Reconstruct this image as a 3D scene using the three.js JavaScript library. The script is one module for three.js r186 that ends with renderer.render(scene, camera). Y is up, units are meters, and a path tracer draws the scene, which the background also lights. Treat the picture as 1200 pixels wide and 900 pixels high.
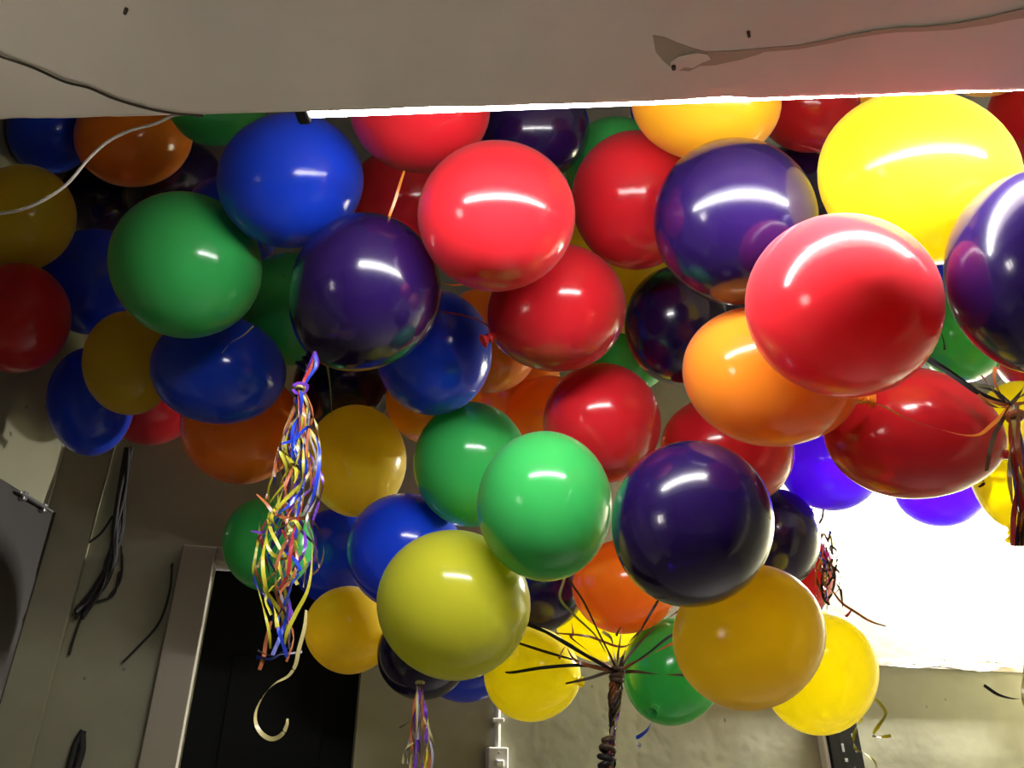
import * as THREE from 'three';
import { mergeGeometries } from 'three/addons/utils/BufferGeometryUtils.js';
import { RoundedBoxGeometry } from 'three/addons/geometries/RoundedBoxGeometry.js';
import { ImprovedNoise } from 'three/addons/math/ImprovedNoise.js';
import { RectAreaLightUniformsLib } from 'three/addons/lights/RectAreaLightUniformsLib.js';

// ---------------------------------------------------------------- camera, sky, exposure
const scene = new THREE.Scene();
const EYE = 1.55, PITCH = THREE.MathUtils.degToRad(28), FPX = 900;
const camera = new THREE.PerspectiveCamera(2 * Math.atan(450 / FPX) * 180 / Math.PI, 4 / 3, 0.05, 60);
camera.position.set(0, EYE, 0);
camera.rotation.set(PITCH, 0, 0);
camera.updateMatrixWorld(true);
const renderer = new THREE.WebGLRenderer({ antialias: true });
renderer.toneMapping = THREE.LinearToneMapping;
renderer.toneMappingExposure = 1.3;
renderer.shadowMap.enabled = true;
RectAreaLightUniformsLib.init();
const SKY = 23.0;                                    // dusk sky, enters only through the side window
scene.background = new THREE.Color().setRGB(SKY * 1.0, SKY * 0.93, SKY * 0.86);
const TUBE_GLOW = 40, TUBE_LIGHT = 140;               // the strip lamp behind the lintel
const WALL_TUBE_GLOW = 60, WALL_TUBE_LIGHT = 4800;     // the strip lamp on the far wall

// ---------------------------------------------------------------- helpers
let seed = 20240611;
const rnd = () => { seed = (seed * 1664525 + 1013904223) >>> 0; return seed / 4294967296; };
const rr = (a, b) => a + (b - a) * rnd();
const noise = new ImprovedNoise();
const fbm = (x, y, z, o = 4) => { let s = 0, a = 0.5, f = 1; for (let i = 0; i < o; i++) { s += a * noise.noise(x * f, y * f, z + i * 7.3); a *= 0.5; f *= 2; } return s; };
const V = (x, y, z) => new THREE.Vector3(x, y, z);
const CP = Math.cos(PITCH), SP = Math.sin(PITCH);
// a photograph pixel at a depth along the optical axis -> point of the place
function at(px, py, z) {
  const u = (px - 600) / FPX, v = (450 - py) / FPX;
  return V(u * z, EYE + z * (v * CP + SP), -z * (CP - v * SP));
}
// a pixel on a vertical plane  d = d0 + k x   (d = distance ahead of the camera)
function onPlane(px, py, d0, k, off = 0) {
  const u = (px - 600) / FPX, v = (450 - py) / FPX;
  return at(px, py, (d0 - off) / (CP - v * SP - k * u));
}
const projectPoint = p => { const q = p.clone().sub(V(0, EYE, 0)); const zc = q.y * SP - q.z * CP, yc = q.y * CP + q.z * SP; return [600 + FPX * q.x / zc, 450 - FPX * yc / zc]; };
const names = {};
const numbered = n => { const k = names[n] = (names[n] ?? -1) + 1; return k ? `${n}_${String(k).padStart(3, '0')}` : n; };
function shadows(o) { o.castShadow = true; o.receiveShadow = true; return o; }
function mesh(name, g, m, parent) {
  const o = shadows(new THREE.Mesh(g, m)); o.name = parent ? name : numbered(name); (parent || scene).add(o); return o;
}
function tag(o, label, category, group) { o.userData.label = label; o.userData.category = category; if (group) o.userData.group = group; return o; }
function thing(name, label, category, pos, group) { const o = new THREE.Group(); o.name = numbered(name); if (pos) o.position.copy(pos); scene.add(o); return tag(o, label, category, group); }
function struct(name, g, m, label) { const o = mesh(name, g, m); o.userData.kind = 'structure'; o.userData.label = label; return o; }
function structGroup(name, label) { const o = new THREE.Group(); o.name = numbered(name); o.userData = { kind: 'structure', label }; scene.add(o); return o; }
function box(w, h, d, x = 0, y = 0, z = 0) { const g = new THREE.BoxGeometry(w, h, d); g.translate(x, y, z); return g; }
function rbox(w, h, d, r = 0.003, x = 0, y = 0, z = 0) { const g = new RoundedBoxGeometry(w, h, d, 2, r); g.translate(x, y, z); return g; }
function clean(g) { const q = g.index ? g.toNonIndexed() : g; for (const k of Object.keys(q.attributes)) if (!['position', 'normal', 'uv'].includes(k)) q.deleteAttribute(k); return q; }
const merge = list => mergeGeometries(list.map(clean));
function uvMetres(g) {      // uv in metres from position and normal
  const p = g.attributes.position, n = g.attributes.normal, uv = new Float32Array(p.count * 2);
  for (let i = 0; i < p.count; i++) {
    const a = Math.abs(n.getX(i)), b = Math.abs(n.getY(i)), c = Math.abs(n.getZ(i));
    const [s, t] = b > a && b > c ? [p.getX(i), p.getZ(i)] : a > c ? [p.getZ(i), p.getY(i)] : [p.getX(i), p.getY(i)];
    uv[2 * i] = s; uv[2 * i + 1] = t;
  }
  g.setAttribute('uv', new THREE.BufferAttribute(uv, 2)); return g;
}
function tex(n, fn, srgb, rep = 1) {
  const d = new Uint8Array(n * n * 4);
  for (let y = 0; y < n; y++) for (let x = 0; x < n; x++) {
    const c = fn(x / n, y / n), i = 4 * (y * n + x);
    for (let k = 0; k < 3; k++) d[i + k] = Math.max(0, Math.min(255, 255 * c[k]));
    d[i + 3] = 255;
  }
  const t = new THREE.DataTexture(d, n, n); t.magFilter = THREE.LinearFilter; t.minFilter = THREE.LinearFilter;
  t.wrapS = t.wrapT = THREE.RepeatWrapping; t.repeat.set(rep, rep); if (srgb) t.colorSpace = THREE.SRGBColorSpace; t.needsUpdate = true; return t;
}
// tiling noise
const tn = (u, v, f, z) => { const b = (a, c) => fbm(a * f, c * f, z); const s = u, t = v; return (b(s, t) * (1 - s) * (1 - t) + b(s - 1, t) * s * (1 - t) + b(s, t - 1) * (1 - s) * t + b(s - 1, t - 1) * s * t); };
const PLASTER_BUMP = tex(256, (u, v) => { const h = 0.5 + 0.5 * tn(u, v, 9, 1) + 0.25 * tn(u, v, 50, 2); return [h, h, h]; }, false, 0.6);
function plasterMaps(base, z, stain, specks) {
  const spots = []; for (let i = 0; i < specks; i++) spots.push([rnd(), rnd(), rr(0.001, 0.004)]);
  const col = tex(256, (u, v) => {
    const a = tn(u, v, 5, z), b = tn(u, v, 22, z + 3); let k = 1 + 0.10 * a * stain + 0.05 * b;
    const dirt = Math.max(0, tn(u, v, 3, z + 9) - 0.16) * stain;
    for (const s of spots) if (Math.hypot(u - s[0], v - s[1]) < s[2]) k *= 0.55;
    return [base[0] * k * (1 - dirt * 0.5), base[1] * k * (1 - dirt * 0.6), base[2] * k * (1 - dirt * 0.8)];
  }, true, 0.6);
  return { map: col, bumpMap: PLASTER_BUMP };
}
const std = o => new THREE.MeshStandardMaterial({ side: THREE.DoubleSide, ...o });
const phys = o => new THREE.MeshPhysicalMaterial({ side: THREE.DoubleSide, ...o });
const lin = (r, g, b) => new THREE.Color().setRGB(r, g, b);

const M = {
  wall: std({ ...plasterMaps([0.575, 0.565, 0.47], 1.5, 1.2, 16), roughness: 0.85, bumpScale: 0.002 }),
  lintel: std({ ...plasterMaps([0.88, 0.85, 0.81], 8.5, 1.4, 5), roughness: 0.9, bumpScale: 0.006 }),
  ceiling: std({ ...plasterMaps([0.34, 0.33, 0.32], 12.5, 0.8, 4), roughness: 0.9, bumpScale: 0.003 }),  // dark grey stands in for shade of unseen balloons crowding the ceiling
  floor: std({ ...plasterMaps([0.27, 0.25, 0.23], 15.5, 1.5, 20), roughness: 0.6, bumpScale: 0.002 }),
  concrete: std({ ...plasterMaps([0.70, 0.65, 0.58], 18.5, 2.0, 40), roughness: 0.95, bumpScale: 0.006 }),
  darkDoor: phys({ color: lin(0.004, 0.0045, 0.0045), roughness: 0.7, specularIntensity: 0.25 }),
  darkWood: std({ color: lin(0.022, 0.016, 0.012), roughness: 0.55 }),
  frameWood: std({ color: lin(0.28, 0.25, 0.19), roughness: 0.6 }),
  whiteMetal: std({ color: lin(0.8, 0.8, 0.8), roughness: 0.4 }),
  steel: std({ color: lin(0.7, 0.7, 0.72), roughness: 0.25, metalness: 0.9 }),
  blackPlastic: phys({ color: lin(0.004, 0.004, 0.005), roughness: 0.5, specularIntensity: 0.4 }),
  switchPlastic: std({ color: lin(0.62, 0.60, 0.55), roughness: 0.4 }),
  pane: phys({ color: 0xffffff, roughness: 0.02, transmission: 1, thickness: 0, ior: 1.5 }),
  wireDark: std({ color: lin(0.05, 0.035, 0.025), roughness: 0.6 }),
  wireGrey: std({ color: lin(0.42, 0.39, 0.34), roughness: 0.55 }),
  wireDim: std({ color: lin(0.16, 0.16, 0.14), roughness: 0.6 }),
  wireBlack: std({ color: lin(0.012, 0.011, 0.010), roughness: 0.7 }),
  tube: std({ color: 0xffffff, emissive: 0xffffff, emissiveIntensity: TUBE_GLOW, roughness: 0.4 }),
  wallTube: std({ color: 0xffffff, emissive: 0xfffdf8, emissiveIntensity: WALL_TUBE_GLOW, roughness: 0.4 }),
};

// ---------------------------------------------------------------- the room
const XL = -1.62, XR = 2.75, ZB = 1.7, CEIL = EYE + 2.05;
const D0 = 3.076, DK = 0.294;                        // far wall: d = D0 + DK x
const wallD = x => D0 + DK * x;
// a slab standing on the line of the far wall (local x along the wall, +z towards the room)
const wallYaw = Math.atan(DK), wallC = Math.cos(wallYaw);
function farWallFrame(o) { o.position.set(0, 0, -D0); o.rotation.y = wallYaw; return o; }
// local x on the far wall of a pixel, and its height
function wallLocal(px, py, off = 0) { const p = onPlane(px, py, D0, DK, off / wallC); const dx = p.x, dz = p.z + D0; return [dx * Math.cos(wallYaw) - dz * Math.sin(wallYaw), p.y]; }
const wl0 = XL / wallC - 0.4, wl1 = XR / wallC + 0.5;

const floorG = uvMetres(box(5.2, 0.12, 6.6, 0.6, -0.06, -1.4));
struct('floor', floorG, M.floor, 'grey cement floor of the room');
struct('ceiling', uvMetres(box(5.2, 0.15, 6.6, 0.6, CEIL + 0.075, -1.4)), M.ceiling, 'plaster ceiling above the balloons, darkened in colour to cut bounced light');
{ // far wall with the door opening on its left
  const [dx0] = wallLocal(232, 780), [dx1] = wallLocal(419, 840), dh = EYE + 0.73;
  const jx = dx0 - 0.004;
  const g = merge([
    box(wl1 - dx1, CEIL, 0.2, (wl1 + dx1) / 2, CEIL / 2, -0.1),
    box(dx1 - jx, CEIL - dh, 0.2, (jx + dx1) / 2, (CEIL + dh) / 2, -0.1),
  ]);
  farWallFrame(struct('wall_corner', uvMetres(box(jx - wl0, CEIL, 0.2, (jx + wl0) / 2, CEIL / 2, -0.1)), M.wall, 'cream plaster wall section between the corner and the black door'));
  farWallFrame(struct('wall_back', uvMetres(g), M.wall, 'cream plaster far wall behind the balloons'));
  const d = farWallFrame(structGroup('door_1', 'black door in a pale frame below the dark balloons'));
  const w = dx1 - jx;
  mesh('door_leaf', rbox(w, dh - 0.01, 0.04, 0.004, jx + w / 2, dh / 2, -0.09), M.darkDoor, d);
  for (const [py0, py1] of [[0.18, 0.95], [1.08, 1.98]]) mesh('door_panel', rbox(w - 0.22, py1 - py0, 0.015, 0.006, jx + w / 2, (py0 + py1) / 2, -0.066), M.darkDoor, d);
  const fw = 0.115;
  mesh('door_frame', merge([rbox(fw, dh + 0.05, 0.05, 0.006, jx - fw / 2, (dh + 0.05) / 2, 0.025), rbox(w * 0.5, 0.05, 0.05, 0.006, jx + w * 0.25 , dh + 0.025, 0.025)]), M.frameWood, d);
  mesh('door_handle', merge([rbox(0.03, 0.14, 0.012, 0.004, dx1 - 0.07, 1.0, -0.064), rbox(0.1, 0.016, 0.016, 0.006, dx1 - 0.11, 1.02, -0.03), rbox(0.016, 0.016, 0.04, 0.005, dx1 - 0.07, 1.02, -0.045)]), M.steel, d);
}
{ // shallow pilaster in the corner
  const [px1] = wallLocal(60, 800, 0.03), px0 = wl0 + 0.3;
  farWallFrame(struct('trim_3', uvMetres(rbox(px1 - px0, CEIL, 0.03, 0.004, (px0 + px1) / 2, CEIL / 2, 0.015)), M.wall, 'shallow plaster pilaster in the dark corner'));
}
// proud upper band of the far wall with its ledge (right part)
const LEDGE = EYE + 0.508;
{
  const [bx0] = wallLocal(985, 776);
  const bl0 = bx0 - 0.55;
  const b = farWallFrame(struct('trim_1', uvMetres(box(wl1 - bl0 - 0.1, CEIL - LEDGE - 0.004, 0.008, (wl1 - 0.1 + bl0) / 2, (CEIL + LEDGE) / 2, 0.004)), M.wall, 'upper band of the far wall lit by a strip lamp'));
  const lg = box(wl1 - bl0 - 0.1, 0.02, 0.014, (wl1 - 0.1 + bl0) / 2, LEDGE - 0.01, 0.007);
  farWallFrame(struct('trim_2', uvMetres(lg), M.concrete, 'thin grey ledge under the white wall band'));
}
{ // left wall with the window; a dark wooden door beside the corner
  const wz0 = -0.17, wz1 = 0.33, wy0 = EYE - 0.02, wy1 = EYE + 0.46, zf = -wallD(XL) - 0.25, x = XL - 0.1;
  const g = merge([
    box(0.2, CEIL, wz0 - zf, x, CEIL / 2, (wz0 + zf) / 2), box(0.2, CEIL, ZB + 0.2 - wz1, x, CEIL / 2, (ZB + 0.2 + wz1) / 2),
    box(0.2, wy0, wz1 - wz0, x, wy0 / 2, (wz0 + wz1) / 2), box(0.2, CEIL - wy1, wz1 - wz0, x, (CEIL + wy1) / 2, (wz0 + wz1) / 2),
  ]);
  struct('wall_left', uvMetres(g), M.wall, 'cream plaster side wall');
  const w = structGroup('window_1', 'side window with two panes');
  const wc = (wz0 + wz1) / 2, hc = (wy0 + wy1) / 2, W = wz1 - wz0, H = wy1 - wy0;
  mesh('window_frame', merge([box(0.06, H, 0.04, x, hc, wz0 + 0.02), box(0.06, H, 0.04, x, hc, wz1 - 0.02), box(0.06, 0.04, W, x, wy0 + 0.02, wc), box(0.06, 0.04, W, x, wy1 - 0.02, wc), box(0.05, H, 0.05, x, hc, wc + 0.05)]), M.frameWood, w);
  mesh('pane', box(0.004, H - 0.06, W / 2 + 0.01, x, hc, wz0 + W / 4 + 0.01), M.pane, w);
  mesh('pane', box(0.004, H - 0.06, W / 2 - 0.06, x, hc, wz1 - W / 4 + 0.04), M.pane, w);
  const d = structGroup('door_2', 'dark wooden door on the side wall next to the corner');
  const z1 = -wallD(XL) + 0.02, dw = 0.75, dh = EYE + 0.86;
  mesh('door_leaf', rbox(0.03, dh, dw, 0.004, XL + 0.02, dh / 2, z1 + dw / 2 + 0.01), M.darkWood, d);
  mesh('door_bolt', merge([rbox(0.014, 0.010, 0.20, 0.004, 0, 0, 0), rbox(0.02, 0.03, 0.02, 0.004, -0.008, 0, 0.06), rbox(0.02, 0.03, 0.02, 0.004, -0.008, 0, -0.06)]), M.steel, d).position.set(XL + 0.05, EYE + 0.845, -2.42);
}
struct('wall_right', uvMetres(box(0.2, CEIL, 6.2, XR + 0.1, CEIL / 2, -1.3)), M.wall, 'cream plaster wall on the lamp side');
struct('wall_rear', uvMetres(box(4.8, CEIL, 0.2, 0.6, CEIL / 2, ZB + 0.1)), M.wall, 'cream plaster wall behind the viewer');

// ---------------------------------------------------------------- lintel
const HB = EYE + 0.84, BD = 0.7576, BK = -0.0367, BT = 0.30, BYAW = Math.atan(BK);
const lintelPt = (x, s, y) => V(x + 0, y, -(BD + BK * x + s));      // s: distance beyond the back edge
{
  const x0 = XL - 0.02, x1 = XR + 0.02, n = 260, pos = [], idx = [], nrm = [];
  const prof = [[-BT, CEIL + 0.02], [-BT, HB + 0.012], [-BT + 0.012, HB], [-0.2, HB], [-0.1, HB], [-0.02, HB - 0.002], [-0.006, HB - 0.003], [0, HB - 0.001], [0, HB + 0.1], [0, CEIL + 0.02]];
  const faces = [];
  for (let k = 0; k < prof.length - 1; k++) {
    const base = pos.length / 3;
    for (let i = 0; i <= n; i++) {
      const x = x0 + (x1 - x0) * i / n;
      for (const q of [k, k + 1]) {
        let [s, y] = prof[q];
        const chip = fbm(x * 9, q > 4 ? 3.1 : 8.8, 2.2, 4), sag = fbm(x * 1.1, 0.3, 5.5, 2);
        if (q >= 2 && q <= 7) y += 0.004 * sag;
        if (q === 6) { y += 0.004 * Math.max(0, chip * 2 + 0.1); s += 0.003 * chip; }
        if (q === 7) y += 0.006 * Math.max(0, chip * 2.2);
        if (q === 3 || q === 4) y += 0.003 * fbm(x * 3, s * 8, 1.1, 3);
        const p = lintelPt(x, s, y); pos.push(p.x, p.y, p.z);
      }
    }
    for (let i = 0; i < n; i++) { const a = base + 2 * i; idx.push(a, a + 2, a + 1, a + 1, a + 2, a + 3); }
  }
  const g = new THREE.BufferGeometry(); g.setAttribute('position', new THREE.Float32BufferAttribute(pos, 3)); g.setIndex(idx); g.computeVertexNormals();
  const L = struct('lintel_beam', uvMetres(g), M.lintel, 'deep plastered lintel beam crossing above, wires and a broken patch on it');
  // broken plaster patch, its crack and the nail stubs, all on the underside
  const under = (px, py, dy = 0) => { const v = (450 - py) / FPX; return at(px, py, (HB - EYE - dy) / (v * CP + SP)); };
  function flatPatch(pts, thick, seedv) {
    const top = pts.map(([a, b]) => under(a, b, 0.0)), bot = pts.map(([a, b]) => under(a, b, 0).add(V(0, -thick, 0)));
    const s = new THREE.Shape(top.map(p => new THREE.Vector2(p.x, p.z)));
    const tri = THREE.ShapeUtils.triangulateShape(s.getPoints(), []), P = [], I = [];
    for (const p of top) P.push(p.x, p.y + 0.006, p.z);
    for (const p of bot) P.push(p.x, p.y, p.z);
    const m = pts.length;
    for (const t of tri) I.push(m + t[0], m + t[1], m + t[2]);
    for (let i = 0; i < m; i++) { const j = (i + 1) % m; I.push(i, j, m + i, m + i, j, m + j); }
    const q = new THREE.BufferGeometry(); q.setAttribute('position', new THREE.Float32BufferAttribute(P, 3)); q.setIndex(I);
    const o = q.toNonIndexed(); o.computeVertexNormals(); return uvMetres(o);
  }
  const patch = mesh('bare_patch', flatPatch([[765, 41], [778, 43], [795, 50], [812, 56], [826, 60], [840, 60], [862, 59], [890, 57], [905, 55], [890, 63], [866, 70], [838, 76], [820, 77], [808, 83], [790, 82], [777, 71], [768, 60]], 0.0008), M.concrete, L);
  patch.userData.label = 'bare grey patch where plaster broke off';
  mesh('plaster_chip', flatPatch([[786, 72], [795, 66], [806, 63], [818, 61], [829, 62], [833, 68], [822, 72], [812, 78], [802, 77], [793, 82], [785, 80]], 0.003), M.lintel, L);
  const lo = [], hi = []; for (let i = 0; i <= 26; i++) { const t = i / 26, px = 885 + 330 * t, py = 59 - 43 * t + 2.5 * Math.sin(t * 11) + 2 * fbm(t * 9, 1, 3); const w = 2.2 + (t > 0.6 ? 3.2 * (t - 0.6) / 0.4 : 0) + 1.5 * Math.abs(fbm(t * 20, 4, 4)); hi.push([px, py - w]); lo.unshift([px, py + w]); }
  mesh('crack', flatPatch([...hi, ...lo], 0.0006), M.concrete, L);
  for (const [px, py, r] of [[877, 38, 0.0028], [148, 11, 0.003], [789, 76, 0.004]]) { const s = new THREE.CylinderGeometry(r, r * 0.7, 0.02, 8); const o = mesh('nail_stub', s, M.wireDark, L); o.position.copy(under(px, py)).add(V(0, 0.002, 0)); }
}
// unseen piers under the lintel ends; window-side one added to block window light
{
  const pier = (xa, xb) => { const sh = new THREE.Shape([[xa, BD + BK * xa], [xb, BD + BK * xb], [xb, BD + BK * xb - BT], [xa, BD + BK * xa - BT]].map(a => new THREE.Vector2(a[0], a[1]))); const g = new THREE.ExtrudeGeometry(sh, { depth: HB - 0.005, bevelEnabled: false }); g.rotateX(-Math.PI / 2); return uvMetres(g); };
  struct('unseen_pier', pier(XL - 0.02, -1.1), M.wall, 'unseen pier added by the window to keep its light off the dark balloons');
  struct('unseen_pier', pier(1.75, XR + 0.02), M.wall, 'short plastered wall pier carrying the lintel by the far side wall');
}
// lamp behind the lintel
function lampFixture(name, label, length, place, glowMat, lightColor, power, tilt) {
  const g = thing(name, label, 'lamp');
  place(g);
  // local: x along, +z away from the wall, y up
  mesh('batten', rbox(length + 0.05, 0.05, 0.028, 0.006, 0, 0.045, 0.014), M.whiteMetal, g);
  for (const s of [-1, 1]) mesh('lamp_holder', rbox(0.02, 0.075, 0.05, 0.006, s * (length / 2 + 0.012), 0.02, 0.042), s > 0 ? M.blackPlastic : M.whiteMetal, g);
  const t = new THREE.CylinderGeometry(0.013, 0.013, length, 20, 1); t.rotateZ(Math.PI / 2); t.translate(0, 0, 0.05);
  mesh('lamp_tube', t, glowMat, g);
  const l = new THREE.RectAreaLight(lightColor, power, length, 0.026); l.position.set(0, 0, 0.05).add(V(0, -Math.sin(tilt), Math.cos(tilt)).multiplyScalar(0.02));   // faces away from the wall and downwards
  l.rotation.set(-tilt, Math.PI, 0, 'YXZ');
  l.name = 'strip_light'; l.castShadow = true; g.add(l); return g;
}
{
  // height of the tube so that its lower edge shows below the lintel edge by the strip seen in the photograph
  const low = (x, h) => { let m = -1e9; for (let a = 0; a < 24; a++) { const t = a / 24 * 2 * Math.PI, p = lintelPt(x, 0.05 + 0.013 * Math.cos(t), h + 0.013 * Math.sin(t)); m = Math.max(m, projectPoint(p)[1]); } return m; };
  const heightFor = (x, py) => { let a = HB, b = HB + 0.15; for (let i = 0; i < 40; i++) { const c = (a + b) / 2; low(x, c) > py ? a = c : b = c; } return (a + b) / 2; };
  const xa = at(353, 136, 1.1).x, len = 1.2, xm = xa + len / 2, x1 = at(1080, 110, 1.1).x;
  const h0 = heightFor(xa, 137.5), h1 = heightFor(x1, 110.5), slope = (h1 - h0) / (x1 - xa), hm = h0 + slope * len / 2;
  lampFixture('strip_lamp', 'glowing white strip lamp showing along the lintel edge', len, g => { g.position.copy(lintelPt(xm, 0.001, hm)); g.rotation.set(0, Math.PI + Math.atan(BK), -Math.atan(slope), 'YXZ'); }, M.tube, 0xffffff, TUBE_LIGHT, 1.05);
  const [wx, wy] = wallLocal(1092, 547, 0.06);
  lampFixture('strip_lamp', 'strip lamp on the white wall band hidden behind the balloons', 1.2, g => { const q = farWallFrame(new THREE.Group()); q.updateMatrixWorld(true); g.position.copy(V(wx, wy, 0.021).applyMatrix4(q.matrixWorld)); g.rotation.y = wallYaw; }, M.wallTube, 0xfffdf8, WALL_TUBE_LIGHT, 1.8);
}

// ---------------------------------------------------------------- balloons
// latex: a thin coloured skin that lets light through, glossy outside
const latex = (r, g, b, t, rough, o = {}) => phys({ color: lin(r, g, b), transmission: t, thickness: 0, roughness: rough, ior: 1.5, specularIntensity: 0.3, clearcoat: 1, clearcoatRoughness: 0.16, ...o });
const LX = {
  red: latex(0.60, 0.007, 0.016, 0.31, 0.92),
  purple: latex(0.031, 0.010, 0.125, 0.68, 0.20, { clearcoatRoughness: 0.03, specularIntensity: 0.8 }),
  violet: latex(0.20, 0.02, 0.85, 0.62, 0.9),  // purple latex again, glow of light from behind put into its colour
  green: latex(0.040, 0.48, 0.10, 0.30, 0.92),
  yellow: latex(0.97, 0.86, 0.004, 0.60, 0.92),
  amber: latex(0.96, 0.53, 0.012, 0.42, 0.92),
  lime: latex(0.66, 0.66, 0.03, 0.42, 0.9),
  gold: latex(0.82, 0.62, 0.02, 0.60, 0.85),
  orange: latex(0.90, 0.26, 0.008, 0.36, 0.92),
  blue: latex(0.002, 0.05, 0.72, 0.27, 0.9),
};
// unit balloon: crown at +y, neck at -y
const bodyUnit = (() => { const p = []; const n = 34; for (let i = 0; i <= n; i++) { const f = (Math.PI - 0.09) * i / n, c = Math.cos(f); p.push(new THREE.Vector2(Math.max(1e-4, Math.sin(f)), c - 0.13 * Math.pow(Math.max(0, -c), 3.2))); } p.push(new THREE.Vector2(0.066, -1.165), new THREE.Vector2(0.05, -1.19)); return new THREE.LatheGeometry(p, 48); })();
const knotUnit = (() => { const p = [[0.045, -1.18], [0.075, -1.195], [0.085, -1.215], [0.075, -1.235], [0.045, -1.245], [0.06, -1.27], [0.10, -1.31], [0.115, -1.325], [0.105, -1.335], [0.05, -1.29], [0.001, -1.275]].map(a => new THREE.Vector2(a[0], a[1])); return new THREE.LatheGeometry(p, 20); })();
const placed = {};
function viewFrame(px, py) {
  const dir = at(px, py, 1).sub(V(0, EYE, 0)), k = dir.length(), back = dir.clone().divideScalar(-k);
  const right = V(0, 1, 0).cross(back).normalize(), up = back.clone().cross(right);
  return { k, back, right, up };
}
const project = projectPoint;
const solved = [];
function fit(px, py, rx, ry, tilt, z) {
  const fr = viewFrame(px, py), c = at(px, py, z), e = 1e-3, p0 = project(c);
  const pr = project(c.clone().addScaledVector(fr.right, e)), pu = project(c.clone().addScaledVector(fr.up, e));
  const a = (pr[0] - p0[0]) / e, b = (pu[0] - p0[0]) / e, cc = (pr[1] - p0[1]) / e, d = (pu[1] - p0[1]) / e, det = a * d - b * cc;
  const T = tilt * Math.PI / 180, E = [[Math.cos(T) * rx, -Math.sin(T) * ry], [Math.sin(T) * rx, Math.cos(T) * ry]];
  const A = [[(d * E[0][0] - b * E[1][0]) / det, (d * E[0][1] - b * E[1][1]) / det], [(-cc * E[0][0] + a * E[1][0]) / det, (-cc * E[0][1] + a * E[1][1]) / det]];
  // symmetric stretch S with S S^T = A A^T
  const m11 = A[0][0] ** 2 + A[0][1] ** 2, m22 = A[1][0] ** 2 + A[1][1] ** 2, m12 = A[0][0] * A[1][0] + A[0][1] * A[1][1];
  const s = Math.sqrt(Math.max(1e-12, m11 * m22 - m12 * m12)), t = Math.sqrt(m11 + m22 + 2 * s);
  return { fr, c, S: [[(m11 + s) / t, m12 / t], [m12 / t, (m22 + s) / t]], R: Math.sqrt(s) };
}
// distance from an ellipsoid's centre to its skin along a direction
function reach(f, dir) {
  const x = dir.dot(f.fr.right), y = dir.dot(f.fr.up), w = dir.dot(f.fr.back), [[a, b], [c, d]] = f.S, det = a * d - b * c;
  return 1 / Math.hypot((d * x - b * y) / det, (a * y - c * x) / det, w / f.R);
}
function solve(row) {
  const [key, px, py, rx, ry, tilt, color, z] = row;
  let f, zz = z || (Math.min(rx, ry) > 63 ? 0.148 : 0.138) * FPX / Math.min(rx, ry);
  for (let i = 0; i < 400; i++) {
    f = fit(px, py, rx, ry, tilt, zz);
    const hit = solved.find(o => { const v = f.c.clone().sub(o.c), l = v.length(); if (l > 0.5) return false; v.divideScalar(l); return l < 1.012 * (reach(o, v) + reach(f, v)); });
    const tooNear = f.c.y + f.R * 0.9 > HB && -f.c.z - f.R < BD + BK * f.c.x + 0.085;
    if (!hit && !tooNear) break;
    zz += 0.006;
  }
  solved.push(Object.assign(f, { key, zz, row }));
}
function balloon(f) {
  const { key, zz, R } = f, [, , , , , , color, , neck, label] = f.row;
  // neck direction in the view frame: angle in the picture (0 right, 90 down) and lean towards the viewer;
  // where no neck shows it points away from the viewer into the free space between the neighbours
  let nd;
  if (neck) { const [ang, lean] = neck, q = Math.sqrt(1 - lean * lean); nd = V(q * Math.cos(ang * Math.PI / 180), -q * Math.sin(ang * Math.PI / 180), lean); }
  else {
    let best = -1e9;
    for (let k = 0; k < 160; k++) {
      const ang = rr(0, 2 * Math.PI), lean = rr(-0.98, -0.7), q = Math.sqrt(1 - lean * lean), v = V(q * Math.cos(ang), -q * Math.sin(ang), lean);
      const w = f.fr.right.clone().multiplyScalar(v.x).addScaledVector(f.fr.up, v.y).addScaledVector(f.fr.back, v.z), tip = f.c.clone().addScaledVector(w, R * 1.32);
      const mid = f.c.clone().addScaledVector(w, R * 1.1); let free = 0.05; for (const o of solved) if (o !== f) free = Math.min(free, tip.distanceTo(o.c) - o.R - 0.01, mid.distanceTo(o.c) - o.R - 0.005);
      const score = free * 30 - 0.5 * w.y; if (score > best) { best = score; nd = v; }
    }
  }
  const rot = new THREE.Quaternion().setFromUnitVectors(V(0, -1, 0), nd);
  const basis = new THREE.Matrix4().makeBasis(f.fr.right, f.fr.up, f.fr.back);
  const stretch = new THREE.Matrix4().set(f.S[0][0], f.S[0][1], 0, 0, f.S[1][0], f.S[1][1], 0, 0, 0, 0, R, 0, 0, 0, 0, 1);
  const all = basis.clone().multiply(stretch).multiply(new THREE.Matrix4().makeRotationFromQuaternion(rot));
  const knotP = V(0, -1.2, 0).applyMatrix4(all);
  const g = thing('balloon', label, 'balloon', f.c.clone().add(knotP), 'party balloons crowding below the ceiling');
  const shift = new THREE.Matrix4().makeTranslation(-knotP.x, -knotP.y, -knotP.z).multiply(all);
  mesh('balloon_body', bodyUnit.clone().applyMatrix4(shift), LX[color], g);
  mesh('knot', knotUnit.clone().applyMatrix4(shift), LX[color], g);
  placed[key] = { g, c: f.c, R, z: zz, knot: f.c.clone().add(knotP) };
}
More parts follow.
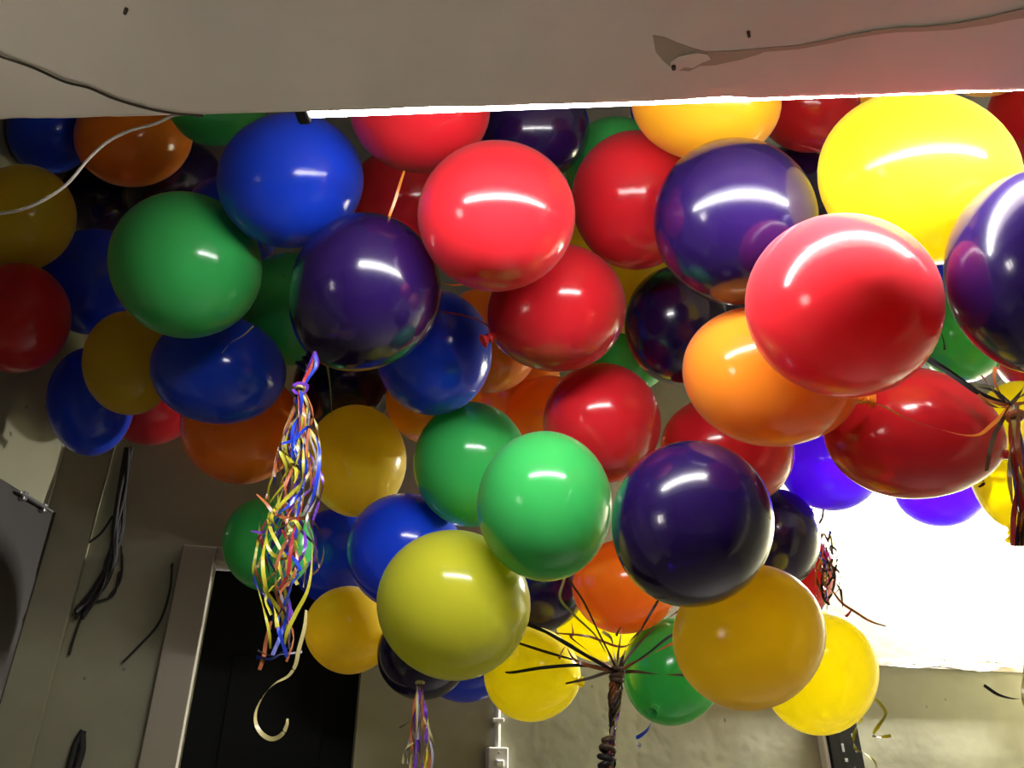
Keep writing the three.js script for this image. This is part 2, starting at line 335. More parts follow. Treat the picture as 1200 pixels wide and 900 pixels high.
// key, centre x, y, radii, tilt, colour, depth (0: from its usual size), neck, label — nearest first
const T = [
  ['redC', 985, 358, 117, 107, 0, 'red', 0, null, 'large glossy red balloon resting against the big yellow balloon'],
  ['purR', 1214, 319, 115, 118, 0, 'purple', 0, null, 'large dark purple balloon beside the big yellow balloon, above the tied ribbon fan'],
  ['purC', 860, 260, 97, 97, 0, 'purple', 0, null, 'glossy translucent purple balloon mirroring the strip lamp, above the plain orange balloon'],
  ['yelBig', 1073, 209, 121, 102, 4, 'yellow', 1.29, null, 'big bright yellow balloon touching the lintel edge'],
  ['purE', 810, 612, 95, 97, 0, 'purple', 0, null, 'dark purple balloon in front, between the bright green and the gold balloon'],
  ['redB', 582, 254, 92, 88, 0, 'red', 0, null, 'pinkish red balloon with the broadest lamp glare, beside the purple balloon with ribbons'],
  ['purA', 430, 341, 88, 91, 0, 'purple', 0, [125, -0.1], 'dark purple balloon with a bundle of curling ribbons hanging from its knot'],
  ['bluA', 342, 212, 86, 79, 0, 'blue', 1.42, null, 'bright blue balloon under the dark end of the strip lamp'],
  ['greA', 220, 311, 92, 84, 25, 'green', 0, null, 'green balloon hanging apart beside the bright blue one'],
  ['orgA', 894, 441, 98, 81, 14, 'orange', 1.48, [22, -0.12], 'plain orange balloon tucked under the large red balloon'],
  ['greF', 638, 591, 79, 87, 0, 'green', 0, null, 'bright green balloon in front, touching the dark purple balloon'],
  ['lime', 532, 706, 90, 87, 10, 'lime', 0, null, 'yellow-green pearly balloon, lowest large one on the dark side'],
  ['gold', 876, 744, 90, 85, -8, 'gold', 0, null, 'translucent gold balloon below the dark purple balloon'],
  ['redTop', 493, 130, 82, 73, 0, 'red', 1.58, null, 'pinkish red balloon cut off by the lintel, above the bright blue one\'s shoulder'],
  ['ambTop', 826, 120, 88, 70, 0, 'amber', 1.55, null, 'amber yellow balloon under the lintel, above the translucent purple balloon'],
  ['redF', 1062, 507, 101, 77, 3, 'red', 1.6, [28, -0.1], 'dark red egg-shaped balloon below the large red one, crossed by an orange ribbon'],
  ['redD', 745, 235, 76, 81, 0, 'red', 0, null, 'red balloon half hidden by the translucent purple balloon'],
  ['redE', 655, 361, 78, 75, 0, 'red', 0, [158, 0.42], 'dusky red balloon with its neck showing, below the pinkish red one'],
  ['purD', 792, 381, 61, 69, 0, 'purple', 0, null, 'small black-purple balloon behind the plain orange balloon'],
  ['bluB', 258, 433, 80, 64, 8, 'blue', 0, null, 'deep blue balloon under the green balloon that hangs apart'],
  ['bluF', 509, 413, 68, 73, 0, 'blue', 0, null, 'deep blue balloon behind the purple balloon with the ribbon bundle'],
  ['redG', 705, 495, 69, 70, 0, 'red', 0, null, 'deep red balloon above the bright green balloon in front'],
  ['greB', 552, 543, 67, 73, 0, 'green', 0, null, 'duller green balloon behind the bright green one'],
  ['purTop', 624, 152, 67, 62, 0, 'purple', 1.9, null, 'small purple balloon up under the strip lamp'],
  ['redH', 851, 527, 79, 64, 10, 'red', 0, null, 'dark red balloon squeezed behind the plain orange and the front purple balloon'],
  ['orgB', 732, 686, 62, 55, 0, 'orange', 0, null, 'orange balloon peeking out under the front purple balloon'],
  ['purH', 908, 632, 53, 60, 0, 'purple', 0, null, 'see-through purple balloon with red showing through, behind the gold balloon'],
  ['purF', 636, 688, 50, 50, 0, 'purple', 0, null, 'dark purple balloon squeezed behind the yellow-green and bright green balloons'],
  ['yelR', 1192, 528, 64, 82, 0, 'yellow', 2.0, [110, 0.3], 'lemon yellow balloon behind the tied ribbon fan'],
  ['yelB', 960, 787, 69, 72, 0, 'yellow', 0, null, 'bright yellow balloon hanging lowest, behind the gold balloon'],
  ['vioA', 972, 545, 61, 52, 5, 'violet', 0, null, 'purple balloon below the plain orange balloon, backlight painted into its colour'],
  ['vioB', 1102, 570, 58, 46, 0, 'violet', 0, null, 'purple balloon just under the dark red egg-shaped one, backlight painted into its colour'],
  ['greC', 788, 785, 59, 63, 0, 'green', 0, [120, 0.78], 'green balloon with its dark neck showing, behind the lower ribbon fan'],
  ['yelC', 622, 789, 55, 56, 0, 'yellow', 0, [10, 0.62], 'yellow balloon with its neck showing, at the lower ribbon fan'],
  ['bluC', 474, 645, 67, 68, 0, 'blue', 0, null, 'blue balloon behind the yellow-green pearly balloon, its shoulder lit'],
  ['oliA', 418, 539, 59, 65, 0, 'gold', 0, null, 'dim olive gold balloon beside the hanging ribbon bundle'],
  ['oliB', 410, 737, 53, 51, 0, 'gold', 0, null, 'dim olive gold balloon in front of the black door'],
  ['bluE', 545, 766, 59, 55, 0, 'blue', 2.1, null, 'navy blue balloon below the yellow-green pearly balloon'],
  ['purG', 496, 766, 54, 53, 0, 'purple', 2.1, null, 'dark purple balloon just above the copper ribbon tail'],
  ['yelD', 702, 724, 52, 50, 0, 'yellow', 0, null, 'yellow balloon behind the lower ribbon fan, below the small orange one'],
  ['bluD', 398, 652, 58, 57, 0, 'blue', 0, null, 'nearly black blue balloon between the ribbon bundle and the blue balloon'],
  ['oliC', 152, 425, 55, 61, 0, 'gold', 0, null, 'dim olive balloon behind the deep blue one, on the dark side'],
  ['orgC', 284, 500, 72, 66, 0, 'orange', 0, null, 'dim brown-orange balloon below the deep blue balloon'],
  ['bluG', 107, 470, 52, 63, 0, 'blue', 0, null, 'nearly black blue balloon below the dim olive one, against the dark wall'],
  ['redK', 178, 456, 66, 64, 0, 'red', 0, null, 'very dark red balloon behind the dim olive one'],
  ['greD', 315, 636, 54, 55, 0, 'green', 0, null, 'very dark green balloon behind the hanging ribbon bundle'],
  ['greE', 340, 362, 60, 66, 0, 'green', 0, null, 'dark green balloon in the gap beside the purple balloon with ribbons'],
  ['redI', 470, 232, 62, 58, 0, 'red', 0, null, 'dark red balloon in the gap below the pinkish red one at the lintel'],
  ['greTop', 256, 110, 62, 62, 0, 'green', 2.2, null, 'dim green balloon at the lintel beside the bright blue one'],
  ['greG', 722, 197, 60, 60, 0, 'green', 0, null, 'pale green balloon in the gap between the small purple and the amber balloon'],
  ['redJ', 945, 120, 62, 60, 0, 'red', 0, null, 'dark red balloon in the gap beside the amber balloon at the lintel'],
  ['purJ', 932, 230, 60, 60, 0, 'purple', 0, null, 'smoky purple balloon in the gap between the big yellow and the translucent purple balloon'],
  ['ambR', 985, 78, 66, 63, 0, 'amber', 0, null, 'amber balloon behind the big yellow one at the lintel, with a pale ribbon'],
  ['ambS', 1150, 50, 70, 64, 0, 'amber', 0, null, 'amber balloon showing as a sliver at the lintel above the salmon red one'],
  ['redR', 1214, 140, 60, 58, 0, 'red', 0, null, 'salmon red balloon behind the big yellow balloon\'s lamp side'],
  ['greR', 1127, 393, 56, 54, 0, 'green', 0, null, 'green balloon between the large red and large purple balloons'],
  ['redL', 1217, 403, 62, 60, 0, 'red', 0, null, 'red balloon showing as a sliver under the large purple one'],
  ['bluR', 1114, 333, 58, 56, 0, 'blue', 0, null, 'blue balloon showing as a sliver below the big yellow one'],
  ['magR', 928, 672, 52, 52, 0, 'red', 0, null, 'bright red balloon with tangled ribbons behind the see-through purple one'],
  ['orgD', 572, 398, 60, 62, 0, 'orange', 0, null, 'brown-orange balloon in the gap behind the deep blue and dusky red balloons'],
  ['orgE', 645, 490, 54, 50, 0, 'orange', 0, null, 'brown-orange balloon in the gap beside the deep red balloon'],
  ['orgF', 508, 468, 56, 52, 0, 'amber', 0, null, 'dim amber balloon below the deep blue balloon behind the purple one'],
  ['orgG', 512, 232, 56, 56, 0, 'orange', 0, null, 'orange balloon in the gap behind the pinkish red balloons'],
  ['yelE', 744, 335, 58, 58, 0, 'gold', 0, null, 'dull gold balloon in the gap between the red and the black-purple balloons'],
  ['yelF', 686, 262, 56, 56, 0, 'gold', 0, null, 'dull gold balloon in the gap between three red balloons'],
  ['greH', 735, 404, 56, 55, 0, 'green', 0, null, 'dark green balloon in the gap below the dusky red balloon'],
  ['purK', 845, 388, 56, 56, 0, 'purple', 0, null, 'dark purple balloon in the gap above the plain orange balloon'],
  ['bluT', 794, 130, 56, 54, 0, 'blue', 0, null, 'blue balloon showing as a sliver beside the amber balloon'],
  ['orgH', 600, 440, 56, 56, 0, 'orange', 0, null, 'dark orange balloon deep in the gap below the dusky red balloon'],
  ['redW', 22, 372, 64, 64, 0, 'red', 2.2, null, 'very dark red balloon beside the side wall'],
  ['yelW', 28, 255, 64, 62, 0, 'gold', 2.25, null, 'very dark olive balloon above the dark red one by the side wall'],
  ['bluW', 112, 330, 64, 62, 0, 'blue', 2.35, null, 'almost black blue balloon left in the dark beside the green one that hangs apart'],
  ['orgW', 158, 160, 70, 60, 0, 'orange', 2.45, null, 'very dark brown-orange balloon under the lintel wires'],
  ['bluX', 62, 152, 54, 52, 0, 'blue', 2.2, null, 'almost black blue balloon under the hanging grey cable'],
  ['purX', 205, 222, 62, 60, 0, 'purple', 2.5, null, 'almost black purple balloon above the green one that hangs apart'],
  ['bluZ', 270, 265, 60, 60, 0, 'blue', 2.4, null, 'almost black blue balloon in the gap beside the bright blue one'],
  ['purZ', 118, 232, 50, 46, 0, 'purple', 2.4, null, 'almost black purple balloon added to cover the lit wall between the dark olive and the dark brown-orange one'],  // added to hide a lit wall patch, purple for its darkness
  ['purY', 402, 452, 58, 56, 0, 'purple', 2.5, null, 'black-looking purple balloon in the gap above the dim olive gold one'],
];
for (const r of T) solve(r);
for (const f of solved) balloon(f);

// ---------------------------------------------------------------- ribbons and wires
const RB = {};
for (const [k, c] of Object.entries({ yellow: [0.46, 0.42, 0.03], blue: [0.012, 0.045, 0.50], purple: [0.12, 0.03, 0.34], copper: [0.34, 0.10, 0.035], red: [0.34, 0.02, 0.03], silver: [0.32, 0.29, 0.36], brown: [0.07, 0.035, 0.018], black: [0.008, 0.006, 0.008], orange: [0.85, 0.28, 0.04], cream: [0.42, 0.36, 0.15] }))
  RB[k] = std({ color: lin(...c), roughness: k === 'black' || k === 'brown' ? 0.55 : 0.3, metalness: 0 });
// points on an upright plane at distance d ahead
const hang = (px, py, d) => { const v = (450 - py) / FPX; return at(px, py, d / (CP - v * SP)); };
function strip(pts, w, n = 26, turns = 0.6, phase = rr(0, 6.28)) {
  const c = new THREE.CatmullRomCurve3(pts, false, 'centripetal'), P = [], I = [], U = [];
  for (let i = 0; i <= n; i++) {
    const t = i / n, p = c.getPoint(t), tg = c.getTangent(t).normalize();
    const ref = Math.abs(tg.y) > 0.9 ? V(1, 0, 0) : V(0, 1, 0), a = ref.cross(tg).normalize(), b = tg.clone().cross(a);
    const f = phase + turns * 6.28 * t, q = a.multiplyScalar(Math.cos(f)).addScaledVector(b, Math.sin(f)).multiplyScalar(w / 2);
    P.push(p.x - q.x, p.y - q.y, p.z - q.z, p.x + q.x, p.y + q.y, p.z + q.z); U.push(0, t, 1, t);
    if (i < n) { const k = 2 * i; I.push(k, k + 1, k + 2, k + 1, k + 3, k + 2); }
  }
  const g = new THREE.BufferGeometry(); g.setAttribute('position', new THREE.Float32BufferAttribute(P, 3)); g.setAttribute('uv', new THREE.Float32BufferAttribute(U, 2)); g.setIndex(I); g.computeVertexNormals(); return g;
}
function ribbon(parent, pts, w, color, turns, phase, n) {
  const q = parent.position, m = mesh('ribbon', strip(pts.map(p => p.clone().sub(q)), w, n || 26, turns ?? 0.6, phase), RB[color], parent); return m;
}
const hangs = (list, d) => list.map(a => hang(a[0], a[1], a[2] ?? d));
function wire(parent, pts, r, m, name = 'wire') { const c = new THREE.CatmullRomCurve3(pts.map(p => parent ? p.clone().sub(parent.position) : p), false, 'centripetal'); return mesh(name, new THREE.TubeGeometry(c, pts.length * 8, r, 7), m, parent); }
const pick = list => list[Math.floor(rnd() * list.length)];

{ // ribbon bundle on the purple balloon
  const d = 1.27, g = thing('ribbon_bundle', 'bundle of yellow, blue, purple and copper curling ribbons hanging from a purple balloon', 'ribbons', hang(368, 413, d));
  // loop from the balloon knot down to the tie
  for (const [o, c] of [[-3, 'purple'], [0, 'copper'], [3, 'blue'], [5, 'purple'], [-1, 'red']]) ribbon(g, hangs([[369, 412], [366 + o * 1.4, 428], [358 + o, 444], [353 + o * 0.4, 456]], d + rr(-0.006, 0.006)), 0.0055, c, 0.2);
  // the tie
  const tie = new THREE.TorusGeometry(0.0085, 0.004, 8, 18); tie.rotateX(1.4); const tm = mesh('ribbon_tie', tie, RB.cream, g); tm.position.copy(hang(352, 456, d)).sub(g.position);
  ribbon(g, hangs([[343, 452], [350, 449], [360, 452], [358, 459], [348, 461], [343, 456]], d - 0.012), 0.006, 'purple', 0.1, 1.5);
  const mid = [[455, 352, 4], [480, 355, 10], [520, 352, 21], [560, 349, 26], [600, 343, 31], [640, 338, 32], [680, 334, 34], [720, 331, 28], [760, 330, 26], [790, 324, 18]];
  const at2 = y => { for (let i = 1; i < mid.length; i++) if (y <= mid[i][0]) { const [y0, x0, w0] = mid[i - 1], [y1, x1, w1] = mid[i], t = (y - y0) / (y1 - y0); return [x0 + (x1 - x0) * t, w0 + (w1 - w0) * t]; } return [mid.at(-1)[1], mid.at(-1)[2]]; };
  const cols = ['yellow', 'yellow', 'blue', 'blue', 'purple', 'copper', 'copper', 'silver', 'cream', 'yellow', 'red', 'purple'];
  for (let k = 0; k < 36; k++) {
    let l = rr(-1, 1), y = 458, end = k < 10 ? rr(560, 640) : rr(660, 785); const pts = [];
    const ph = rr(0, 6), f = rr(0.02, 0.07), am = rr(0.15, 0.5), dd = rr(-0.035, 0.035);
    while (y < end) { const [cx, w] = at2(y), s = Math.max(-1.15, Math.min(1.15, l + am * Math.sin(ph + f * (y - 455)))); pts.push(hang(cx + s * w, y, d + dd * Math.min(1, (y - 455) / 60) + 0.012 * Math.sin(ph * 2 + f * 1.3 * y))); y += rr(16, 30); l += rr(-0.28, 0.28); l = Math.max(-1, Math.min(1, l)); }
    if (pts.length > 2) ribbon(g, pts, rr(0.0045, 0.0065), cols[k % cols.length], rr(0.5, 2.2), undefined, 40);
  }
  // yellow ones with loops, and the long curled tail
  ribbon(g, hangs([[360, 560], [345, 575], [322, 600], [312, 625], [318, 648], [334, 655], [348, 640]], d - 0.03), 0.0062, 'yellow', 1.2);
  ribbon(g, hangs([[350, 545], [329, 528], [336, 550], [326, 590], [318, 606], [326, 618], [345, 610], [352, 622]], d - 0.035), 0.006, 'yellow', 1.4);
  ribbon(g, hangs([[330, 520], [345, 515], [362, 500], [373, 520], [374, 545], [366, 585], [360, 600]], d - 0.03), 0.006, 'blue', 0.8);
  ribbon(g, hangs([[301, 579], [312, 590], [322, 602], [340, 608], [358, 607]], d - 0.03), 0.006, 'copper', 0.3);
  ribbon(g, hangs([[362, 600], [366, 640], [361, 690], [346, 720], [336, 742], [334, 755]], d - 0.035), 0.0065, 'yellow', 0.5);
  ribbon(g, hangs([[316, 610], [308, 655], [312, 690], [322, 715], [325, 735]], d - 0.035), 0.0065, 'yellow', 0.8);
  ribbon(g, hangs([[294, 622], [306, 624], [318, 620]], d - 0.02), 0.005, 'purple', 0.3);
  ribbon(g, hangs([[300, 770], [318, 772], [334, 762], [344, 752]], d - 0.02), 0.006, 'blue', 0.3);
  ribbon(g, hangs([[302, 762], [316, 768], [336, 766], [354, 764]], d - 0.025), 0.0045, 'silver', 0.3);
  ribbon(g, hangs([[304, 785], [309, 770], [312, 750], [318, 728]], d - 0.02), 0.006, 'copper', 0.2);
  const tail = ribbon(g, hangs([[359, 715], [357, 735], [350, 762], [346, 780], [338, 792], [322, 801], [309, 815], [300, 834], [300, 848], [307, 860], [319, 866], [330, 861], [336, 850], [337, 842]], d - 0.03), 0.0062, 'cream', 0.9, 0.4, 60);
  tail.userData.label = 'long pale yellow ribbon end curled into a hook';
  ribbon(g, hangs([[366, 610], [376, 625], [379, 650], [372, 668], [362, 676]], d + 0.02), 0.004, 'brown', 0.5);
}
{ // copper ribbon tail
  const d = 1.8, g = thing('ribbon_bundle', 'copper and pale ribbon tail hanging below the dark purple and navy balloons', 'ribbons', hang(492, 795, d));
  for (let k = 0; k < 22; k++) {
    const s = rr(-1, 1), e = rr(870, 960), ph = rr(0, 6), pts = []; for (let y = 797; y < e; y += 14) { const t = Math.min(1, (y - 797) / 90); pts.push(hang(492 + s * (2 + 13 * t) + 3.5 * t * Math.sin(ph + y * 0.06), y, d + s * 0.02 * t * Math.cos(ph))); }
    ribbon(g, pts, rr(0.005, 0.008), pick(['copper', 'copper', 'cream', 'red', 'brown', 'silver', 'yellow', 'purple']), rr(0.3, 1.6));
  }
  ribbon(g, hangs([[488, 830], [480, 845], [468, 853]], d), 0.005, 'brown', 0.2); ribbon(g, hangs([[497, 840], [505, 862], [510, 873]], d), 0.006, 'cream', 0.3); ribbon(g, hangs([[486, 868], [474, 880], [472, 895]], d), 0.006, 'cream', 0.4);
  const t = new THREE.TorusGeometry(0.007, 0.004, 8, 16); t.rotateX(1.5); mesh('ribbon_tie', t, RB.cream, g).position.copy(hang(492, 800, d)).sub(g.position);
}
{ // lower ribbon fan
  const d = 1.99, K = [724, 788], g = thing('ribbon_bundle', 'dark ribbons fanning out from a tie below the small orange balloon, tail hanging down', 'ribbons', hang(K[0], K[1], d));
  const fan = [[[598, 724], [633, 738], [664, 752], [700, 773]], [[600, 722], [637, 739], [668, 757], [704, 778]], [[592, 748], [618, 757], [650, 767], [690, 778]], [[592, 788], [600, 788], [640, 782], [690, 780]], [[664, 668], [660, 683], [656, 700], [672, 720], [698, 745], [714, 772]], [[664, 664], [668, 680], [684, 705], [700, 738], [716, 770]], [[780, 690], [770, 706], [757, 728], [738, 762]], [[800, 712], [773, 732], [757, 745], [736, 770]], [[808, 735], [783, 747], [760, 765], [738, 780]], [[812, 746], [786, 755], [765, 766], [740, 778]], [[822, 792], [798, 791], [770, 790], [742, 787]], [[663, 801], [690, 795], [712, 788]], [[752, 738], [738, 752], [730, 770]], [[668, 720], [671, 744], [668, 745]], [[655, 772], [663, 758], [672, 772], [690, 780]], [[706, 740], [716, 748], [720, 770]], [[722, 745], [728, 735], [724, 770]]];
  const cs = ['black', 'black', 'brown', 'black', 'cream', 'brown', 'black', 'brown', 'black', 'copper', 'brown', 'brown', 'brown', 'red', 'copper', 'cream', 'brown'];
  fan.forEach((f, i) => { ribbon(g, hangs([...f, K], d + rr(-0.03, 0.03)).map((p, j, a) => j === a.length - 1 ? hang(K[0], K[1], d) : p), rr(0.006, 0.009), cs[i], rr(0.1, 0.7)); });
  ribbon(g, hangs([[652, 742], [690, 746], [728, 758], [745, 752]], d), 0.006, 'copper', 0.4);
  for (let k = 0; k < 14; k++) { const ph = k * 0.9, pts = []; for (let y = 786; y <= 935; y += 10) { const t = (y - 786) / 150; pts.push(hang(723 - 11 * t + (4.5 + 2.5 * Math.sin(t * 9)) * Math.sin(ph + y * 0.075), y, d + 0.012 * Math.cos(ph + y * 0.075))); } ribbon(g, pts, 0.009, ['brown', 'copper', 'purple', 'cream', 'black', 'brown'][k % 6], 0.8); }
  for (const [y, x, r] of [[787, 724, 0.013], [792, 723, 0.014], [797, 723, 0.012], [866, 713, 0.012], [878, 712, 0.015], [888, 711, 0.017], [896, 710, 0.014]]) { const t = new THREE.TorusGeometry(r, 0.0065, 8, 18); t.rotateX(1.4 + rr(-0.3, 0.3)); t.rotateZ(rr(-0.4, 0.4)); mesh('ribbon_tie', t, y < 795 ? RB.brown : y > 880 ? RB.black : RB.brown, g).position.copy(hang(x, y, d)).sub(g.position); }
  ribbon(g, hangs([[764, 846], [758, 856], [747, 864], [745, 864]], d + 0.05), 0.009, 'blue', 0.3, 0.2); ribbon(g, hangs([[746, 869], [750, 873], [747, 876]], d + 0.05), 0.009, 'silver', 0.3);
}
{ // ribbon fan beside the dark red balloon
  const d = 1.26, K = [1184, 475], g = thing('ribbon_bundle', 'black and orange ribbons fanning out from a tie beside the dark red balloon', 'ribbons', hang(K[0], K[1], d));
  const F = [[['black', 0.011], [1088, 421], [1110, 434], [1140, 452], [1165, 458]], [['black', 0.009], [1092, 424], [1125, 446], [1150, 462]], [['orange', 0.007], [993, 478, 1.3], [1008, 471, 1.28], [1030, 474], [1062, 490], [1095, 501], [1130, 510], [1148, 509], [1162, 498], [1174, 487]], [['brown', 0.008], [1156, 552], [1160, 530], [1166, 508], [1176, 490]], [['copper', 0.007], [1142, 455], [1155, 467], [1170, 473]], [['copper', 0.007], [1166, 430], [1166, 448], [1176, 466]], [['brown', 0.008], [1212, 455], [1198, 464]], [['copper', 0.007], [1215, 468], [1200, 472]], [['brown', 0.008], [1206, 440], [1196, 460]], [['copper', 0.006], [1146, 462], [1160, 474], [1172, 478]], [['copper', 0.006], [1150, 440], [1160, 452], [1174, 470]], [['yellow', 0.006], [1187, 560], [1183, 530], [1186, 500]]];
  for (const [[c, w], ...p] of F) ribbon(g, [...hangs(p, d), hang(K[0], K[1], d)], w, c, rr(0.1, 0.5), undefined, 36);
  for (let k = 0; k < 14; k++) { const ph = rr(0, 6), s = rr(-1, 1), pts = []; for (let y = 475; y <= 640; y += 15) { const t = (y - 475) / 165; pts.push(hang(1188 + 9 * t + s * (3 + 9 * t) + 3 * Math.sin(ph + y * 0.05), y, d + 0.02 * s * Math.cos(ph))); } ribbon(g, pts, rr(0.006, 0.009), ['orange', 'copper', 'purple', 'brown', 'blue', 'red', 'cream'][k % 7], rr(0.3, 1)); }
  const t = new THREE.TorusGeometry(0.011, 0.006, 8, 18); t.rotateX(1.2); mesh('ribbon_tie', t, RB.copper, g).position.copy(hang(1190, 488, d)).sub(g.position);
  ribbon(g, hangs([[1200, 640], [1203, 720], [1210, 800], [1199, 818], [1172, 815], [1153, 803]], d + 0.02), 0.005, 'black', 0.6, undefined, 50); ribbon(g, hangs([[1201, 640], [1204, 720], [1200, 795], [1198, 815], [1202, 835]], d + 0.02), 0.005, 'cream', 0.6, undefined, 40);
}
{ // tangle beside the bright red balloon
  const d = 2.36, g = thing('ribbon_bundle', 'multicoloured ribbon tangle against the white wall beside the bright red balloon', 'ribbons', hang(967, 655, d));
  for (let k = 0; k < 18; k++) { const pts = []; let x = rr(960, 974), y = rr(618, 665); const nn = 4 + Math.floor(rr(0, 3)); for (let i = 0; i < nn; i++) { pts.push(hang(x, y, d + rr(-0.03, 0.03))); x += rr(-9, 10); y += rr(6, 22); x = Math.max(955, Math.min(988, x)); } ribbon(g, pts, rr(0.005, 0.009), ['black', 'copper', 'blue', 'yellow', 'brown', 'orange', 'black', 'copper', 'brown'][k % 9], rr(0.4, 1.4)); }
  ribbon(g, hangs([[974, 690], [986, 706], [1002, 717], [1020, 728], [1038, 734]], d), 0.008, 'copper', 0.3); ribbon(g, hangs([[985, 690], [987, 706], [988, 720]], d), 0.008, 'brown', 0.3); ribbon(g, hangs([[998, 715], [993, 721], [989, 724]], d), 0.008, 'red', 0.3);
  ribbon(g, hangs([[965, 597], [963, 608], [957, 617]], d), 0.008, 'cream', 0.2); ribbon(g, hangs([[952, 594], [951, 603], [953, 612]], d), 0.006, 'black', 0.2);
}
// single ribbons tied to their balloons
const tied = (key, list, z, w, c, turns) => ribbon(placed[key].g, list.map(a => at(a[0], a[1], a[2] ?? z)), w, c, turns ?? 0.4);
tied('redTop', [[474, 200], [469, 215], [463, 235], [456, 254]], placed.redTop.z, 0.006, 'orange', 0.2);
tied('ambR', [[926, 117], [942, 131], [960, 142], [982, 154]], placed.ambR.z - 0.15, 0.007, 'amber' in RB ? 'amber' : 'yellow', 0.1);
tied('bluF', [[517, 365], [540, 369], [560, 375], [575, 384]], placed.bluF.z - 0.165, 0.004, 'red', 0.1);
tied('bluF', [[516, 332], [530, 334], [546, 333]], placed.bluF.z - 0.16, 0.005, 'orange', 0.2);
tied('bluB', [[297, 382], [285, 393], [270, 402], [260, 414]], placed.bluB.z - 0.165, 0.004, 'cream', 0.3);
tied('oliA', [[382, 420], [386, 445], [388, 468], [389, 494]], placed.oliA.z - 0.21, 0.007, 'cream', 0.2);
tied('oliA', [[400, 524], [404, 540], [412, 558]], placed.oliA.z - 0.172, 0.004, 'cream', 0.1);
tied('greE', [[306, 284], [318, 300], [334, 325]], placed.greE.z - 0.2, 0.006, 'brown', 0.2);
tied('yelB', [[1020, 816], [1030, 823], [1038, 836], [1030, 850], [1023, 862], [1031, 864], [1044, 862]], placed.yelB.z, 0.008, 'yellow', 1.1);
tied('yelB', [[1010, 842], [1004, 852], [1000, 866], [1003, 878], [1015, 884], [1026, 894], [1027, 905]], placed.yelB.z, 0.008, 'yellow', 1.2);
tied('redF', [[1151, 562], [1153, 566], [1147, 571]], placed.redF.z - 0.02, 0.006, 'black', 0.3);
tied('greR', [[1100, 383], [1105, 396], [1107, 410]], placed.greR.z - 0.2, 0.009, 'black', 0.2);
tied('redJ', [[928, 168], [945, 172], [965, 178]], placed.redJ.z - 0.16, 0.006, 'red', 0.2);

// wires on and below the lintel
const underside = (px, py, dy) => { const v = (450 - py) / FPX; return at(px, py, (HB - EYE - dy) / (v * CP + SP)); };
tag(wire(null, [[-30, 55], [0, 66], [38, 79], [76, 96], [104, 103], [132, 115], [172, 127], [205, 133], [238, 135.5]].map(a => underside(a[0], a[1], 0.0045)), 0.0018, M.wireDark, 'electric_wire'), 'thin dark brown wire stretched along the underside of the lintel', 'wire');
tag(wire(null, [[240, 133], [205, 135], [182, 145], [150, 154], [125, 167], [104, 186], [78, 216], [50, 235], [20, 247], [-30, 253]].map(a => hang(a[0], a[1], 0.795)), 0.0021, M.wireGrey, 'electric_wire'), 'loose pale grey cable drooping from the lintel edge', 'wire');

// things on the far wall
const farFrame = farWallFrame(new THREE.Group()); farFrame.updateMatrixWorld(true);
const onWall = (px, py, off) => { const [x, y] = wallLocal(px, py, off); return V(x, y, off).applyMatrix4(farFrame.matrixWorld); };
{
  const g = thing('wire_tangle', 'thin grey wires tangled along the ledge of the white wall band', 'wire', onWall(1100, 776, 0.02));
  for (const l of [[[1028, 775], [1060, 777], [1090, 780], [1120, 784], [1150, 787], [1172, 784]], [[1070, 779], [1086, 774], [1100, 771], [1108, 774]], [[1110, 782], [1135, 780], [1152, 773], [1168, 773], [1176, 766], [1186, 767], [1210, 774]], [[1040, 780], [1080, 783], [1110, 779], [1160, 776], [1210, 783]], [[1154, 775], [1166, 776], [1172, 771]]]) wire(g, l.map(a => onWall(a[0], a[1], rr(0.018, 0.03))), 0.0025, M.wireDim);
}
{
  const g = thing('wire_tangle', 'clump of dark wires and dust hanging on the shadowed wall left of the black door', 'wire', onWall(140, 600, 0.02));
  for (let k = 0; k < 9; k++) wire(g, [[152 + rr(-5, 3), 525], [145 + rr(-6, 4), 575], [136 + rr(-9, 7), 625], [128 + rr(-10, 8), 660], [112 + rr(-9, 9), 690], [92 + rr(-4, 6), 716 + rr(-3, 10)]].map(a => onWall(a[0], a[1], rr(0.015, 0.05))), rr(0.004, 0.009), M.wireBlack);
  for (const l of [[[140, 670], [132, 698], [112, 706], [95, 716], [88, 720]], [[110, 690], [95, 724], [86, 750], [81, 768]], [[202, 660], [199, 692], [186, 730], [160, 760], [144, 776]], [[132, 605], [118, 625], [104, 636]], [[143, 640], [141, 680], [128, 700]]]) wire(g, l.map(a => onWall(a[0], a[1], 0.02)), 0.004, M.wireBlack);
  for (const l of [[[98, 856], [90, 870], [84, 890], [80, 905]], [[96, 860], [96, 880], [90, 900]]]) wire(g, l.map(a => onWall(a[0], a[1], 0.018)), 0.011, M.wireBlack);
}
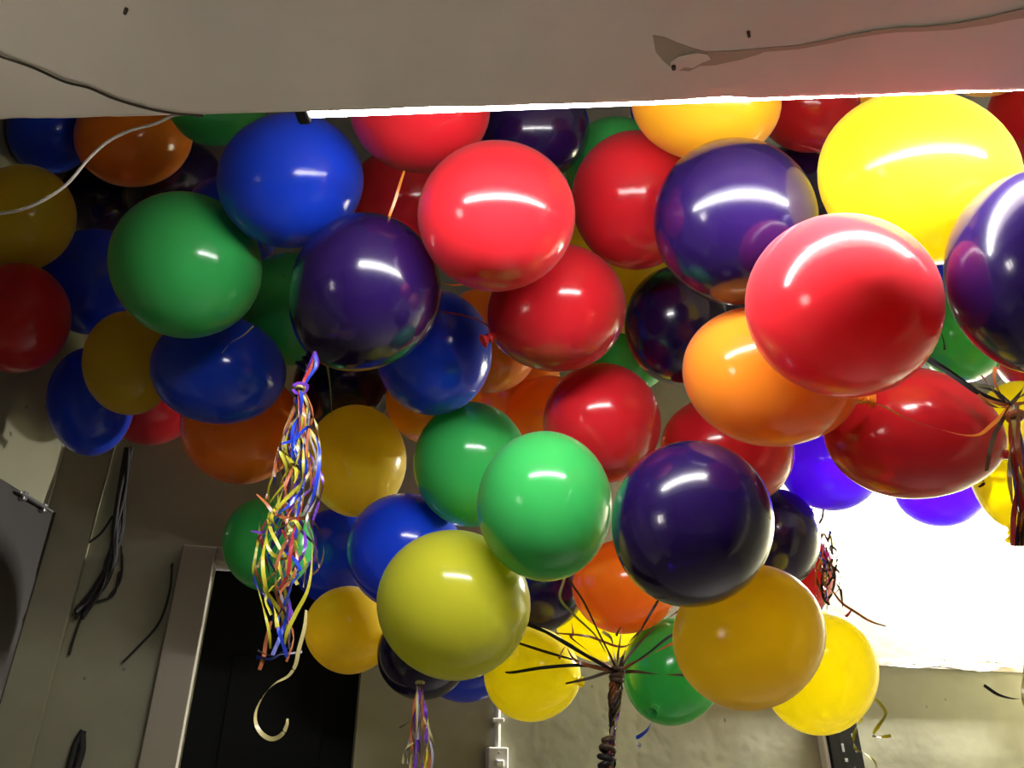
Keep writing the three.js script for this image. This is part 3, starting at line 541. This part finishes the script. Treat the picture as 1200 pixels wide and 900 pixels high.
{
  const g = thing('wall_switch', 'grey electric switch box with a conduit pipe above it on the cream wall', 'switch'); farWallFrame(g);
  const [x0, y0] = wallLocal(568.5, 876), [x1, y1] = wallLocal(592, 903), w = x1 - x0, h = w * 1.25, cx = (x0 + x1) / 2;
  mesh('switch_box', rbox(w, h, 0.045, 0.006, cx, y0 - h / 2, 0.0225), M.switchPlastic, g);
  mesh('rocker', rbox(w * 0.38, h * 0.22, 0.016, 0.004, cx + w * 0.05, y0 - h * 0.55, 0.05), M.whiteMetal, g);
  mesh('screw', new THREE.CylinderGeometry(0.004, 0.004, 0.004, 10).rotateX(Math.PI / 2).translate(cx, y0 - h * 0.2, 0.046), M.steel, g);
  const top = CEIL - 0.4; mesh('conduit', new THREE.CylinderGeometry(0.011, 0.011, top - y0 + 0.01, 14).translate(cx + 0.004, (top + y0) / 2 - 0.005, 0.012), M.switchPlastic, g);
  mesh('conduit_clip', rbox(0.045, 0.014, 0.028, 0.004, cx + 0.004, y0 + 0.09, 0.014), M.switchPlastic, g);
}
{
  const g = thing('black_panel', 'black glossy wall panel with pale scuffs under the lowest yellow balloon', 'panel'); farWallFrame(g);
  const [x0, y0] = wallLocal(958, 850), [x1] = wallLocal(1000, 880), w = x1 - x0, h = 0.75, yb = y0 + 0.12 - h / 2, cx = (x0 + x1) / 2 + 0.004;
  mesh('panel_body', rbox(w, h, 0.05, 0.005, cx, yb, 0.025), M.blackPlastic, g);
  mesh('edge_strip', rbox(0.018, h, 0.04, 0.004, cx - w / 2 - 0.009, yb, 0.02), M.switchPlastic, g).userData.label = 'pale grey edge';
  const scuff = std({ color: lin(0.35, 0.36, 0.36), roughness: 0.5 });
  for (const [a, b, c, e] of [[-0.12, 0.05, 0.010, 0.02], [-0.10, -0.015, 0.012, 0.03], [-0.06, -0.06, 0.014, 0.012], [0.28, 0.03, 0.012, 0.016], [0.30, -0.02, 0.009, 0.022], [-0.16, -0.10, 0.02, 0.007], [0.1, -0.17, 0.05, 0.008], [-0.2, -0.16, 0.03, 0.007]]) mesh('scuff', rbox(c, e, 0.001, 0.0004, cx + a * w, y0 - 0.07 + b, 0.0503), scuff, g);
}

renderer.render(scene, camera);
